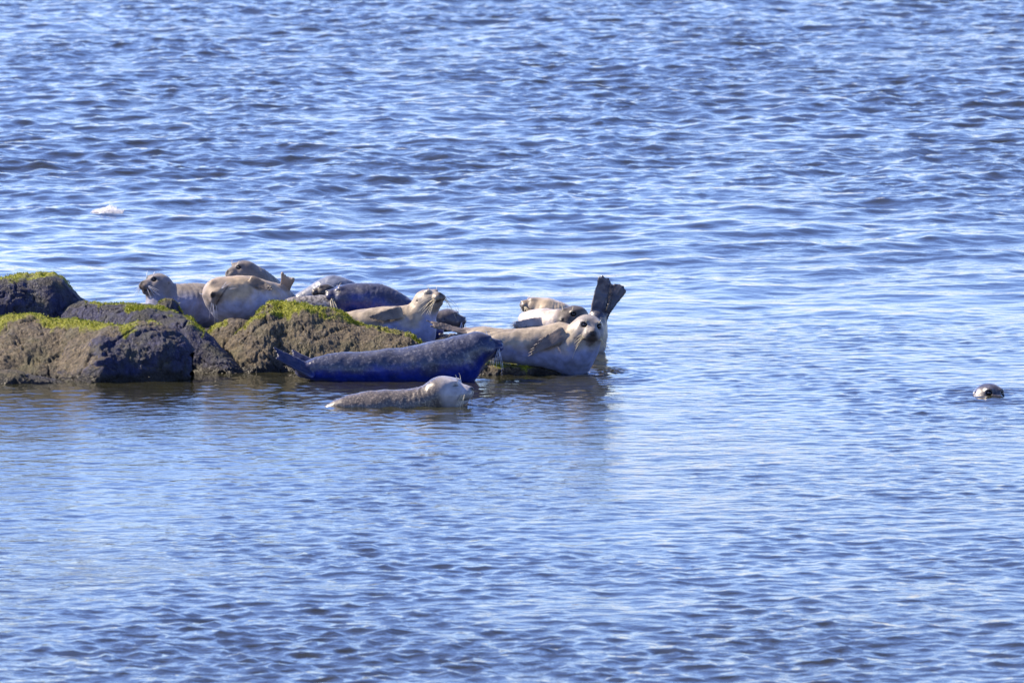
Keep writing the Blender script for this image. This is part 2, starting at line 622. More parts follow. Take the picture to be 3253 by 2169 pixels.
# ------------------------------------------------------------------ the sea
def build_sea():
    half = np.concatenate([np.arange(0.025, 7.6, 0.05), np.arange(7.65, 14.0, 0.10)])
    core_x = np.concatenate([-half[::-1], half])
    grow = 14.0 + np.cumsum(0.08 * 1.22 ** np.arange(50))
    grow = grow[grow < 6000]
    xs = np.concatenate([-grow[::-1], core_x, grow])
    core_y = np.concatenate([np.arange(52.0, 80.0, 0.043), np.arange(80.0, 142.0, 0.068)])
    far = 142 + np.cumsum(0.08 * 1.22 ** np.arange(52))
    near = 52 - np.cumsum(0.08 * 1.25 ** np.arange(26))
    near = near[near > -300]
    ys = np.concatenate([near[::-1], core_y, far])
    X, Y = np.meshgrid(xs, ys, indexing='xy')
    X = X.ravel().astype(np.float32)
    Y = Y.ravel().astype(np.float32)
    edge = smooth(17, 13.5, np.abs(X)) * smooth(50, 53, Y) * smooth(152, 142, Y)
    # chop (short) and swell (long) envelopes: open water beyond the rocks, lee in front
    ripple = np.interp(Y, [52, 60, 66, 70, 74, 79, 84, 92, 100, 140], [1.25, 1.05, 0.66, 0.52, 0.60, 0.52, 0.46, 0.55, 0.95, 1.0])
    lump = fbm(np.stack([X * 0.25, Y * 0.09, 0 * X], 1), 2)
    chop = np.interp(Y, [52, 60, 66, 70, 74, 79, 84, 92, 97, 104, 140], [0.60, 0.42, 0.20, 0.12, 0.11, 0.16, 0.36, 0.55, 0.85, 1.0, 0.85])
    swell = np.interp(Y, [52, 66, 76, 80, 86, 94, 102, 140], [0.26, 0.12, 0.06, 0.28, 0.75, 0.95, 1.0, 1.0])
    chop = chop * (1 + 0.45 * lump) * edge
    swell = swell * (1 + 0.3 * lump) * edge
    gust = fbm(np.stack([X * 0.5, Y * 0.22, 0 * X + 4], 1), 2)
    ripple = ripple * np.clip(1 + 0.8 * gust, 0.2, 2) * edge
    Z = np.zeros_like(X)
    DX = np.zeros_like(X)
    DY = np.zeros_like(X)
    r = np.random.default_rng(21)

    def waves(n, lo, hi, slope, env, spread, choppy=0.75):
        nonlocal Z, DX, DY
        lam = np.exp(r.uniform(math.log(lo), math.log(hi), n))
        for l in lam:
            th = r.normal(0.25, spread) if spread else r.uniform(0, 6.283)
            kx, ky = math.sin(th), -math.cos(th)
            k = 2 * math.pi / l
            a = slope / math.sqrt(n) * 1.414 / k
            ph = (k * (kx * X + ky * Y) + r.uniform(0, 6.283)).astype(np.float32)
            s, c = np.sin(ph), np.cos(ph)
            Z += (a * env * s).astype(np.float32)
            DX += (choppy * a * kx * env * c).astype(np.float32)
            DY += (choppy * a * ky * env * c).astype(np.float32)

    waves(50, 0.27, 0.85, 0.116, chop, 0)
    waves(70, 0.12, 0.28, 0.118, ripple, 0)
    waves(24, 0.9, 2.3, 0.056, swell, 0.7, 0.9)
    # rings spreading from the two swimmers
    for px, py in ((3142, 1258), (1400, 1288), (1850, 1192)):
        c = P(px, py, water_Y(py))
        d2 = np.hypot(X - c[0], Y - c[1])
        fall = np.exp(-((d2 - 0.35) / 0.55) ** 2) * (1 + 0.4 * gust)
        Z += (0.007 * fall * np.sin(2 * math.pi * d2 / 0.19)).astype(np.float32)
    V = np.stack([X + DX, Y + DY, Z], 1)
    nx, ny = len(xs), len(ys)
    i = np.arange(nx - 1)
    j = np.arange(ny - 1)
    I, J = np.meshgrid(i, j)
    a = (J * nx + I).ravel()
    faces = np.stack([a, a + 1, a + nx + 1, a + nx], 1)
    me = mesh_from('sea', V, faces)
    o = link('sea', me, water_material())
    tag(o, 'blue rippled sea, choppy beyond the rocks and calm in front', 'sea', kind='structure')
    return V


SEA = build_sea()


# ------------------------------------------------------------------ rocks
M_ROCK = rock_material('weathered_rock')
M_ROCK_DARK = rock_material('dark_wet_shaded_rock', (0.060, 0.058, 0.062), (0.016, 0.017, 0.022))  # darker bluish tones carry the shade on the left boulders' fronts
m, nt, b = new_mat('green_weed')
at = node(nt, 'ShaderNodeAttribute', attribute_name='tone')
nt.links.new(at.outputs['Color'], b.inputs['Base Color'])
b.inputs['Roughness'].default_value = 0.55
M_MOSS = m


def rock(name, label, outline, front, back, Y0, power=2.3, res=(240, 130), rough=0.03, mat=None, moss=None,
         lean=0.0, crust=0.4, seed=0, sink=0.35, moss_n=2500, wet_z=0.09, group='rocks the seals lie on', crag=0.0, blue_shade=None):
    """outline: (px, py) ridge points left to right, at distance Y0(px); front/back: depth of the slope in metres per px"""
    ox = np.array([p[0] for p in outline], float)
    oy = np.array([p[1] for p in outline], float)
    Yf = (lambda x: np.interp(x, *zip(*Y0))) if isinstance(Y0, list) else (lambda x: np.full_like(x, Y0))
    ff = np.interp(ox * 0, [0], [0])
    nu, nv = res
    pxs = np.linspace(ox[0], ox[-1], nu)
    pys = np.interp(pxs, ox, oy)
    kern = np.hanning(9)
    kern /= kern.sum()
    pys = np.convolve(np.pad(pys, 4, mode='edge'), kern, mode='valid')
    fr = np.interp(pxs, *zip(*front))
    bk = np.interp(pxs, *zip(*back))
    Yr = Yf(pxs)
    th = np.linspace(0, math.pi, nv)
    V = np.zeros((nu, nv, 3))
    pw = np.interp(pxs, *zip(*power)) if isinstance(power, list) else np.full(nu, power)
    for i in range(nu):
        top = P(pxs[i], pys[i], Yr[i])
        c, s = np.cos(th), np.sin(th)
        e = 2.0 / pw[i]
        prof = np.sign(c) * np.abs(c) ** e
        V[i, :, 0] = top[0]
        V[i, :, 1] = Yr[i] - np.where(c > 0, fr[i], bk[i]) * prof
        V[i, :, 2] = -sink + (top[2] + sink) * np.abs(s) ** e
        V[i, :, 0] += lean * (V[i, :, 2] - top[2])
    # rounded ends
    N = np.zeros_like(V)
    du = np.gradient(V, axis=0)
    dv = np.gradient(V, axis=1)
    N = np.cross(dv, du)
    N /= np.maximum(np.linalg.norm(N, axis=2, keepdims=True), 1e-9)
    if N[nu // 2, nv // 2, 2] < 0:
        N = -N
    v = V.reshape(-1, 3)
    n = N.reshape(-1, 3)
    q = v + 31.7 * seed
    ridge = 1 - np.abs(fbm(q * 3.1, 3))
    disp = 1.5 * rough * fbm(q * 2.2, 2) + rough * 0.8 * (ridge - 0.75) + 0.28 * rough * fbm(q * (6, 8, 11), 2) + 0.42 * rough * (np.abs(fbm(q * 17, 3, 0.65)) - 0.3)
    crack = fbm(q * (1.6, 1.6, 3.4) + 0.35 * np.stack([fbm(q * 5, 2)] * 3, 1), 2)
    disp -= 0.024 * np.exp(-(crack / 0.045) ** 2)
    if crag:
        cell = fbm(q * 5.0, 2)
        disp += crag * (np.abs(cell) ** 0.7 - 0.3)
    v = v + n * disp[:, None]
    V = v.reshape(nu, nv, 3)
    # true normals after displacement
    du = np.gradient(V, axis=0)
    dv = np.gradient(V, axis=1)
    N = np.cross(dv, du)
    N /= np.maximum(np.linalg.norm(N, axis=2, keepdims=True), 1e-9)
    if N[nu // 2, nv // 2, 2] < 0:
        N = -N
    I, J = np.meshgrid(np.arange(nu - 1), np.arange(nv - 1), indexing='ij')
    a = (I * nv + J).ravel()
    faces = np.stack([a, a + 1, a + nv + 1, a + nv], 1)
    # make sure faces look outwards
    f0 = faces[len(faces) // 2]
    fn = np.cross(v[f0[1]] - v[f0[0]], v[f0[3]] - v[f0[0]])
    if fn @ N.reshape(-1, 3)[f0[0]] < 0:
        faces = faces[:, ::-1]
    caps = []
    org = np.array((v[:, 0].mean(), v[:, 1].mean(), 0.0))
    growth = np.zeros((len(v), 4))
    growth[:, 3] = 0
    nn = N.reshape(-1, 3)
    nz = nn[:, 2]
    pxv = np.repeat(pxs, nv)
    patchy = fbm(v * 4.0 + 5.1 * seed, 3)
    if blue_shade:
        growth[:, 3] = np.clip(smooth(0.12, 0.9, np.interp(pxv, *zip(*blue_shade)) + 0.75 * patchy + 0.3 * smooth(0.5, 0.1, nz) - 0.5 * smooth(0.55, 0.95, nz)), 0, 1)  # paints blue shade, more on steep faces than on tops
    if moss:
        amount = np.interp(pxv, *zip(*moss))          # how far down the slope the weed reaches
        topz = np.repeat(V[:, nv // 2, 2], nv)
        drop = topz - v[:, 2]
        g = smooth(0.014, -0.012, drop - 0.5 * amount + 0.05 * (0.22 - patchy)) * smooth(0.15, 0.55, nz + 0.3 * patchy) * (amount > 0.003)
        growth[:, 0] = np.clip(g, 0, 1)
    growth[:, 1] = smooth(wet_z, wet_z * 0.35, v[:, 2] + 0.05 * patchy)
    growth[:, 2] = crust * smooth(-0.2, 0.4, fbm(v * 2.5 + 9, 2)) * smooth(0.02, 0.08, v[:, 2])
    me = mesh_from(name, v - org, faces)
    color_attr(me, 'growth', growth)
    o = link(name, me, mat or M_ROCK, loc=org)
    tag(o, label, 'rock', group)
    if moss:
        w = growth[:, 0] * (np.abs(v[:, 1] - np.repeat(Yr, nv)) < 1.2)
        w = w * (w > 0.25)
        if w.sum() > 0:
            r = np.random.default_rng(100 + seed)
            pick = r.choice(len(v), moss_n, p=w / w.sum())
            base = v[pick] + nn[pick] * -0.002 + r.normal(0, 0.006, (moss_n, 3))
            hgt = r.uniform(0.003, 0.0065, moss_n) * (0.6 + 0.8 * w[pick]) * (1 + 0.9 * (patchy[pick] > 0.35))
            up = nn[pick] * 0.5 + np.array((0, 0, 0.8)) + r.normal(0, 0.45, (moss_n, 3))
            up /= np.linalg.norm(up, axis=1, keepdims=True)
            ang = r.uniform(0, 6.283, moss_n)
            side = np.stack([np.cos(ang), np.sin(ang), 0 * ang], 1) * (r.uniform(0.0018, 0.0045, moss_n))[:, None]
            tip = base + up * hgt[:, None]
            mid = base + up * (0.55 * hgt)[:, None]
            mv = np.stack([base - side * .6, mid - side, tip, mid + side, base + side * .6], 1).reshape(-1, 3)
            k = np.arange(moss_n)[:, None] * 5
            mf = np.concatenate([np.hstack([k, k + 1, k + 3, k + 4])])
            mt = np.hstack([k + 1, k + 2, k + 3, k + 3])
            tri = np.concatenate([np.hstack([k, k + 1, k + 4]), np.hstack([k + 1, k + 3, k + 4]), np.hstack([k + 1, k + 2, k + 3])])
            mm = mesh_from('green_weed', mv - org, tri, smooth=False)
            t = r.uniform(0, 1, moss_n)
            c0, c1 = np.array((0.20, 0.23, 0.006)), np.array((0.40, 0.42, 0.008))
            cc = c0 + (c1 - c0) * t[:, None]
            rgba = np.ones((moss_n, 5, 4))
            rgba[:, :, :3] = cc[:, None, :]
            color_attr(mm, 'tone', rgba.reshape(-1, 4))
            g = link('green_weed', mm, M_MOSS, parent=o)
            tag(g, kind='stuff')
    return o


# front left boulder
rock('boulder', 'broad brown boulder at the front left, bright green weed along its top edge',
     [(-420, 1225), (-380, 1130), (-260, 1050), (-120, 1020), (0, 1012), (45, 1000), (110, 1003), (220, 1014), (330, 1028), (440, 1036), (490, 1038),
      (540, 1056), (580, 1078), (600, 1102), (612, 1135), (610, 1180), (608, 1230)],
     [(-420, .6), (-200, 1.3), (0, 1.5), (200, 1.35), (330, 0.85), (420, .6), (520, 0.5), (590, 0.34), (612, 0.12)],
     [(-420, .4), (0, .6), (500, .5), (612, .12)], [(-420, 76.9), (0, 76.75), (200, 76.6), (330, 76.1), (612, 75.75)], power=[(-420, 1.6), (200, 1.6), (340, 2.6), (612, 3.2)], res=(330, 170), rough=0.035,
     moss=[(-420, 0), (-100, .12), (0, .16), (60, .11), (200, .09), (300, .08), (380, .03), (440, .02), (500, .03), (530, .0)], seed=1, blue_shade=[(-420, .0), (240, .0), (330, .75), (420, 1), (612, 1)], moss_n=12000, lean=0.0, crag=0.008)
# tall dark boulder behind it
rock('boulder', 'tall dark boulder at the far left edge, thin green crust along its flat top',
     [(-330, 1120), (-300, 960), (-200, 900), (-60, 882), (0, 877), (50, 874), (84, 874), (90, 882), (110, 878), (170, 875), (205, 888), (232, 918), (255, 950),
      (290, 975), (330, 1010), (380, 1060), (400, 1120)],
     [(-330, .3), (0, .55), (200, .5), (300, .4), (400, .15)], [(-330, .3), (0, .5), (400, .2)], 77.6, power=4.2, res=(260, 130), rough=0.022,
     mat=M_ROCK_DARK, moss=[(-330, .02), (0, .04), (170, .03), (200, .012), (260, 0)], seed=2, blue_shade=[(-330, .9), (400, .9)], moss_n=5000, crust=0.7)
# long sloping slab
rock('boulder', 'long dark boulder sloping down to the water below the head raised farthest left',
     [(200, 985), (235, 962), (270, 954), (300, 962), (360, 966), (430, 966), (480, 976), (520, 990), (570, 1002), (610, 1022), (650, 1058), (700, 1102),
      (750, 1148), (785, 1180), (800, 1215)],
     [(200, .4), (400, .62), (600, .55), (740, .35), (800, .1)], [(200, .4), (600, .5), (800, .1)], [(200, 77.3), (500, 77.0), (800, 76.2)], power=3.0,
     res=(260, 130), rough=0.022, mat=M_ROCK_DARK, moss=[(200, 0), (260, .02), (430, .012), (560, .02), (620, .01), (660, 0)], seed=3, blue_shade=[(200, .95), (800, .85)], moss_n=4000, crust=0.7)
# knob
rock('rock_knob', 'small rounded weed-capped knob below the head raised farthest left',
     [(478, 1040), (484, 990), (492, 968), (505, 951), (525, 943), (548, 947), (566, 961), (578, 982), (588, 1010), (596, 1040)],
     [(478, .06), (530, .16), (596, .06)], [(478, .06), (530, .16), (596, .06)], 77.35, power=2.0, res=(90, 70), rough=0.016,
     moss=[(478, .03), (520, .03), (560, .01), (596, .0)], seed=4, moss_n=500, blue_shade=[(478, .2), (596, .8)], crust=0.6, sink=0.05)
# central rock
rock('boulder', 'rough brown middle boulder with a bright green weed cap, behind the long blue-black seal',
     [(655, 1240), (690, 1130), (712, 1085), (740, 1050), (775, 1015), (800, 992), (830, 972), (870, 959), (920, 958), (960, 966), (1000, 984), (1040, 994),
      (1090, 1004), (1140, 1022), (1190, 1030), (1240, 1040), (1290, 1058), (1330, 1080), (1380, 1105), (1430, 1140), (1470, 1180), (1490, 1225)],
     [(655, .25), (760, .8), (900, 1.0), (1100, .9), (1300, .7), (1440, .4), (1490, .15)], [(655, .2), (900, .45), (1300, .4), (1490, .15)],
     [(655, 76.6), (900, 77.1), (1200, 76.8), (1490, 76.35)], power=1.6, res=(340, 170), rough=0.036,
     moss=[(655, 0), (780, .01), (820, .10), (870, .20), (930, .20), (980, .10), (1010, .03), (1050, .06), (1120, .07), (1180, .03), (1260, .025), (1330, .01), (1400, 0)], seed=5, moss_n=11000, crust=0.6, crag=0.010)
# pale shoulder stone left of it
rock('boulder', 'low pale brown stone wedged left of the central weed-capped boulder',
     [(640, 1130), (650, 1085), (664, 1055), (690, 1032), (720, 1020), (760, 1016), (800, 1024), (840, 1060), (860, 1130)],
     [(640, .2), (740, .4), (860, .2)], [(640, .2), (740, .6), (860, .2)], 77.15, power=2.2, res=(120, 90), rough=0.02,
     moss=[(640, 0), (670, .03), (700, .05), (715, .03), (725, 0)], seed=6, moss_n=500, crust=0.7)
# low stone at lower left
rock('boulder', 'low dark shelf of rock at the waterline under the front left boulder',
     [(-300, 1235), (-200, 1190), (-60, 1176), (40, 1182), (110, 1194), (170, 1207), (215, 1216), (240, 1235)],
     [(-300, .2), (0, .3), (240, .1)], [(-300, .2), (0, .4), (240, .1)], 75.3, power=2.0, res=(140, 70), rough=0.016, seed=7, crust=0.4)
# flat rock under the pale seal
rock('boulder', 'low wet ledge under the belly of the pale seal nearest the right',
     [(1440, 1230), (1480, 1178), (1520, 1157), (1548, 1148), (1600, 1152), (1660, 1156), (1700, 1164), (1740, 1170), (1790, 1184), (1830, 1200), (1850, 1225)],
     [(1440, .1), (1560, .25), (1850, .1)], [(1440, .1), (1600, 1.2), (1850, .3)], 76.12, power=2.6, res=(160, 90), rough=0.016, seed=8, crust=0.6,
     moss=[(1440, 0), (1530, .02), (1690, .02), (1710, 0)], moss_n=400, wet_z=0.06)
# ledge that carries the rear row
rock('boulder', 'low rock ledge under the back row of seals, mostly hidden behind them',
     [(380, 1150), (430, 1075), (520, 1052), (700, 1045), (900, 1035), (1100, 1040), (1300, 1060), (1420, 1078), (1500, 1100), (1560, 1130)],
     [(380, .4), (700, .5), (1300, .5), (1560, .2)], [(380, .4), (900, 1.3), (1560, .3)], 77.9, power=3.0, res=(180, 80), rough=0.02, seed=9, mat=M_ROCK_DARK)
rock('boulder', 'half sunk rock under the two seals behind the pale one on the right',
     [(1600, 1130), (1640, 1085), (1720, 1070), (1800, 1080), (1850, 1105), (1880, 1135)],
     [(1600, .2), (1720, .4), (1880, .15)], [(1600, .2), (1720, .6), (1880, .2)], 77.5, power=2.4, res=(110, 70), rough=0.018, seed=10, mat=M_ROCK_DARK)

# ------------------------------------------------------------------ seals
EXTRA = []


def seal(label, Y, body, head=None, flippers=(), blobs=(), coat=None, mat=None, h=0.0080, depth=1.05, group='seals hauled out on the rocks',
         whisk=None, whisk_mat=None, eyes='open', claws=False, name='harbour_seal', up=(0, -0.15, 1)):
    """body: [(px, py, r_px, dY)], head: dict(c=(px,py), u=unit_px, f=forward, roll=deg, dY), flippers: list of dicts"""
    pts = np.array([P(q[0], q[1], Y + (q[3] if len(q) > 3 else 0)) for q in body])
    rad = np.array([q[2] * px_m(Y) for q in body])
    groups = [(pts, rad)]
    lo = (pts - rad[:, None] * depth).min(0)
    hi = (pts + rad[:, None] * depth).max(0)
    if head:
        hc = P(*head['c'], Y + head.get('dY', 0))
        u = head['u'] * px_m(Y)
        f = nrm(head['f'])
        upv = nrm(np.array(head.get('up', (0, 0, 1)), float))
        left = nrm(np.cross(upv, f))
        upv = np.cross(f, left)
        A = np.array([f, left, upv])
        lo = np.minimum(lo, hc - 2.1 * u)
        hi = np.maximum(hi, hc + 2.1 * u)
    fl = []
    for q in flippers:
        a = P(*q['a'][:2], Y + (q['a'][2] if len(q['a']) > 2 else 0))
        b_ = P(*q['b'][:2], Y + (q['b'][2] if len(q['b']) > 2 else 0))
        fl.append((a, b_, q))
        w = max(q['w']) * px_m(Y) * 1.3
        ex = max(q.get('len', (1,)))
        tipm = a + (b_ - a) * max(1, ex)
        lo = np.minimum(lo, np.minimum(a, tipm) - w)
        hi = np.maximum(hi, np.maximum(a, tipm) + w)
    pad = 0.03
    lo, hi = lo - pad, hi + pad
    # everything more than 12 cm under water is never seen
    lo[2] = max(lo[2], -0.13)
    F = Field(lo, hi, h)
    F.tube(pts, rad, k=0.02, n=(0, 1, 0), s=depth)
    for q in blobs:                                       # extra masses: (px,py,r,dY,k)
        c = P(q[0], q[1], Y + q[3])
        r = q[2] * px_m(Y)
        F.ellipsoid(c, np.eye(3), (r, r * depth, r), k=q[4] if len(q) > 4 else 0.06)
    eyes_at = []
    if head:
        H = lambda x, y, z: hc + u * (x * f + y * left + z * upv)
        k = 0.22 * u
        F.ellipsoid(H(0, 0, 0), A, (1.10 * u, 1.0 * u, 0.94 * u), k=0.5 * u)
        F.tube([H(0.45, 0, 0.02), H(1.16, 0, -0.06)], [0.76 * u, 0.50 * u], k=0.25 * u)
        F.tube([H(0.35, 0, -0.42), H(1.14, 0, -0.50)], [0.52 * u, 0.34 * u], k=0.12 * u)
        for s in (-1, 1):
            F.ellipsoid(H(1.32, s * 0.25, -0.14), A, (0.38 * u, 0.36 * u, 0.33 * u), k=0.10 * u)
            # brow and cheek
            F.ellipsoid(H(0.66, s * 0.44, 0.64), A, (0.30 * u, 0.22 * u, 0.14 * u), k=0.22 * u)
            F.ellipsoid(H(0.55, s * 0.62, -0.15), A, (0.42 * u, 0.30 * u, 0.36 * u), k=0.25 * u)
        F.ellipsoid(H(1.60, 0, 0.12), A, (0.17 * u, 0.21 * u, 0.15 * u), k=0.12 * u)
        for s in (-1, 1):
            if eyes == 'open':
                F.ellipsoid(H(0.86, s * 0.51, 0.45), A, (0.20 * u, 0.20 * u, 0.17 * u), k=0.10 * u, sub=True)
            else:
                F.tube([H(1.00, s * 0.42, 0.40), H(0.76, s * 0.62, 0.46)], [0.03 * u, 0.03 * u], k=0.08 * u, sub=True)
            F.tube([H(1.75, s * 0.05, 0.05), H(1.67, s * 0.17, 0.19)], [0.045 * u, 0.06 * u], k=0.03 * u, sub=True)
            F.ellipsoid(H(-0.18, s * 0.98, 0.22), A, (0.08 * u, 0.10 * u, 0.08 * u), k=0.06 * u, sub=True)
        # mouth line
        F.tube([H(1.62, 0, -0.43), H(1.32, 0.36, -0.50), H(0.92, 0.64, -0.40)], [0.035 * u] * 3, k=0.05 * u, sub=True)
        F.tube([H(1.62, 0, -0.43), H(1.32, -0.36, -0.50), H(0.92, -0.64, -0.40)], [0.035 * u] * 3, k=0.05 * u, sub=True)
        F.tube([H(1.72, 0, -0.05), H(1.68, 0, -0.42)], [0.03 * u] * 2, k=0.05 * u, sub=True)
        eyes_at = [H(0.80, s * 0.465, 0.445) for s in (-1, 1)]
    claw_curves = []
    for a, b_, q in fl:
        n = nrm(q.get('n', (0, -1, 0.2)))
        ax = b_ - a
        L = np.linalg.norm(ax)
        ax = ax / L
        sd = nrm(np.cross(n, ax))
        w0, w1 = q['w'][0] * px_m(Y), q['w'][1] * px_m(Y)
        lens = q.get('len', (0.86, 0.97, 1.0, 0.94, 0.84))
        th = q.get('th', 0.35)
        nd = len(lens)
        bend = np.array(q.get('bend', (0, 0, 0)), float)
        for i, ln in enumerate(lens):
            t = (i / (nd - 1) - 0.5) * 2
            p0 = a + sd * t * w0 * 0.55
            p2 = a + ax * L * ln + sd * t * w1 * 0.86 + bend * ln
            p1 = (p0 + p2) / 2 + sd * t * (w0 * 0.06) + np.array(q.get('curve', (0, 0, 0)))
            r0 = w0 * 0.50
            r2 = w1 * q.get('digit', 0.24)
            F.tube([p0, p1, p2], [r0, (r0 + r2) * 0.5 * 0.85, r2], k=0.006, n=n, s=th, dense=4)
            if q.get('claw') or claws:
                d = nrm(p2 - p1)
                claw_curves.append([p2 - n * -r2 * th * 0.6 + d * r2 * 0.3, p2 + n * r2 * th * 0.7 + d * (r2 * 0.9 + 0.008), p2 + n * 0.002 + d * (r2 + 0.024)])
    v, quads = F.surface()
    # blubber, folds of the neck
    fn = np.cross(v[quads[:, 2]] - v[quads[:, 0]], v[quads[:, 3]] - v[quads[:, 1]])
    vn = np.stack([sum(np.bincount(quads[:, q], fn[:, k], len(v)) for q in range(4)) for k in range(3)], 1)
    vn /= np.maximum(np.linalg.norm(vn, axis=1, keepdims=True), 1e-12)
    far_head = 1.0
    off = 0.010 * fbm(v * 4.3 + 7.7, 2) + 0.0035 * fbm(v * 15 + 2.2, 2)
    if head:
        hx0 = (v - hc) @ A.T / u
        far_head = smooth(0.6, 1.8, np.linalg.norm(hx0, axis=1))
        neck = smooth(-0.75, -1.15, hx0[:, 0]) * smooth(-2.9, -2.1, hx0[:, 0])
        wr = hx0[:, 0] * 8.5 + 2.2 * fbm(v * 7.0, 2) + 1.2 * hx0[:, 2]
        off = off * (0.25 + 0.75 * far_head) + min(0.0032, 0.032 * u) * neck * (np.abs(np.sin(wr)) - 0.6)
    v = v + vn * np.asarray(off)[:, None]
    # ---------------- coat
    co = coat or {}
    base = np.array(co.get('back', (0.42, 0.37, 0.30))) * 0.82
    belly = np.array(co.get('belly', base / 0.82)) * (0.74, 0.80, 1.02)  # blue factor puts flank shade into the lower coat
    rgba = np.ones((len(v), 4))
    C, rr_ = catmull(pts, rad, 6)
    best = np.full(len(v), 9.0)
    rel = np.zeros(len(v))
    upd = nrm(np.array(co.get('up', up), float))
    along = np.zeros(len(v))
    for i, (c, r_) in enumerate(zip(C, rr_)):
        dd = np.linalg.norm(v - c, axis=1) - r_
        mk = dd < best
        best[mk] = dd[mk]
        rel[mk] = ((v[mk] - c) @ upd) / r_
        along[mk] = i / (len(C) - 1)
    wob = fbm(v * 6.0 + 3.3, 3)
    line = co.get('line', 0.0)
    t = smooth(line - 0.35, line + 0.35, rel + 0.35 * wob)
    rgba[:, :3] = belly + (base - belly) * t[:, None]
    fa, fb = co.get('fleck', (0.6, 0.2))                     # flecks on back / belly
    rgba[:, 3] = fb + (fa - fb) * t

    def paint(col, mask, fleck=None):
        mask = np.clip(mask, 0, 1)
        rgba[:, :3] += mask[:, None] * (np.array(col) * 0.82 - rgba[:, :3])
        if fleck is not None:
            rgba[:, 3] += mask * (fleck - rgba[:, 3])

    fcol = co.get('flipper')
    if fcol is not None:
        for a, b_, q in fl:
            ab = b_ - a
            tt = np.clip(((v - a) @ ab) / (ab @ ab), 0, 1.2)
            dd = np.linalg.norm(v - a - tt[:, None] * ab, axis=1)
            paint(q.get('col', fcol), smooth(1.5, 0.9, dd / (max(q['w']) * px_m(Y))) * smooth(-0.15, 0.12, ((v - a) @ ab) / (ab @ ab)), 0.1)
    if head:
        hx = (v - hc) @ A.T / u
        hd = np.linalg.norm(hx, axis=1)
        face = co.get('face')
        if face is not None:
            paint(face, smooth(1.5, 0.9, np.linalg.norm(hx - (0.55, 0, 0), axis=1)) * 0.9, co.get('face_fleck', 0.35))
        crown = co.get('crown')
        if crown is not None:
            paint(crown, smooth(0.25, 0.75, hx[:, 2]) * smooth(1.7, 1.2, hd), 0.5)
        mz = co.get('muzzle')
        if mz is not None:
            paint(mz, smooth(0.75, 0.25, np.linalg.norm((hx - (1.55, 0, -0.22)) * (0.9, 1.2, 1.0), axis=1)), 0.0)
        ring = co.get('ring', (0.10, 0.085, 0.07))
        for s in (-1, 1):
            de = np.linalg.norm((hx - (0.84, s * 0.51, 0.45)) * (1, 1, 1.15), axis=1)
            if eyes == 'closed':
                slit = np.linalg.norm((hx - (0.84, s * 0.54, 0.43)) * (0.8, 0.7, 3.2), axis=1)
                paint((0.05, 0.04, 0.035), 0.85 * smooth(0.22, 0.12, slit), 0)
            else:
                paint(ring, smooth(0.28, 0.17, de), 0)
            paint((0.02, 0.018, 0.018), smooth(0.13, 0.07, np.linalg.norm(hx - (-0.18, s * 0.95, 0.22), axis=1)), 0)
            nl = np.linalg.norm((hx - (1.70, s * 0.11, 0.12)) * (1, 1, 0.8), axis=1)
            paint((0.012, 0.010, 0.010), smooth(0.14, 0.07, nl), 0)
        paint(co.get('nose', (0.035, 0.03, 0.03)), smooth(0.28, 0.16, np.linalg.norm((hx - (1.70, 0, 0.10)) * (0.9, 0.9, 1.1), axis=1)), 0)
        mouth = smooth(0.075, 0.03, np.abs(hx[:, 2] + 0.45)) * smooth(0.85, 1.1, hx[:, 0])
        paint((0.05, 0.04, 0.04), 0.8 * mouth, 0)
    org = pts[:, :].mean(0)
    org[2] = max(v[:, 2].min(), 0.0)
    root = empty(name, org)
    tag(root, label, 'seal', group)
    me = mesh_from('body', v - org, quads)
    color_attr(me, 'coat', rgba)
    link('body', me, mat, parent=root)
    if head and eyes == 'open':
        for e in eyes_at:
            ev, ef = sphere(0.145 * u)
            link('eye', mesh_from('eye', ev + e - org, ef), M_EYE, parent=root)
    if head and whisk:
        n_w, ln, droop = whisk
        r = np.random.default_rng(int(hc[0] * 100) % 1000 + 5)
        cs = []
        for s in (-1, 1):
            for i in range(n_w):
                st = H(1.34 - 0.2 * r.random() + 0.08, s * (0.42 + 0.08 * r.random()), -0.22 + 0.16 * r.uniform(-1, 1))
                d = nrm(f * r.uniform(-0.5, 0.25) + left * s * r.uniform(0.8, 1.1) + upv * r.uniform(-0.95, 0.05))
                l = ln * u * r.uniform(0.65, 1.1)
                g = np.array((0, 0, -1.0)) * r.uniform(0.5, 1.3)
                cs.append([st + d * l * w + g * droop * l * w * w + f * (-0.12) * l * w * w for w in np.linspace(0, 1, 6)])
            for i in range(2):
                st = H(0.92, s * 0.42, 0.62)
                d = nrm(f * 0.25 + upv * 1.0 + left * s * r.uniform(0.0, 0.5))
                cs.append([st + d * 0.5 * u * w - f * 0.2 * u * w * w for w in np.linspace(0, 1, 4)])
        hv, hf = hair_tubes(cs, 0.0024)
        w_ = link('whiskers', mesh_from('whiskers', hv - org, hf), whisk_mat or M_WHISKER, parent=root)
        tag(w_, kind='stuff')
    if claw_curves:
        hv, hf = hair_tubes(claw_curves, 0.0045, 5)
        for_c = link('claws', mesh_from('claws', hv - org, hf), M_CLAW, parent=root)
        tag(for_c, kind='stuff')
    return root


def sphere(r, nu=16, nv=10):
    V, Fc = [], []
    for j in range(nv + 1):
        a = math.pi * j / nv
        a = min(max(a, 0.02), math.pi - 0.02)
        for i in range(nu):
            w = 2 * math.pi * i / nu
            V.append((r * math.sin(a) * math.cos(w), r * math.sin(a) * math.sin(w), r * math.cos(a)))
    for j in range(nv):
        for i in range(nu):
            Fc.append((j * nu + i, (j + 1) * nu + i, (j + 1) * nu + (i + 1) % nu, j * nu + (i + 1) % nu))
    return np.array(V), np.array(Fc)


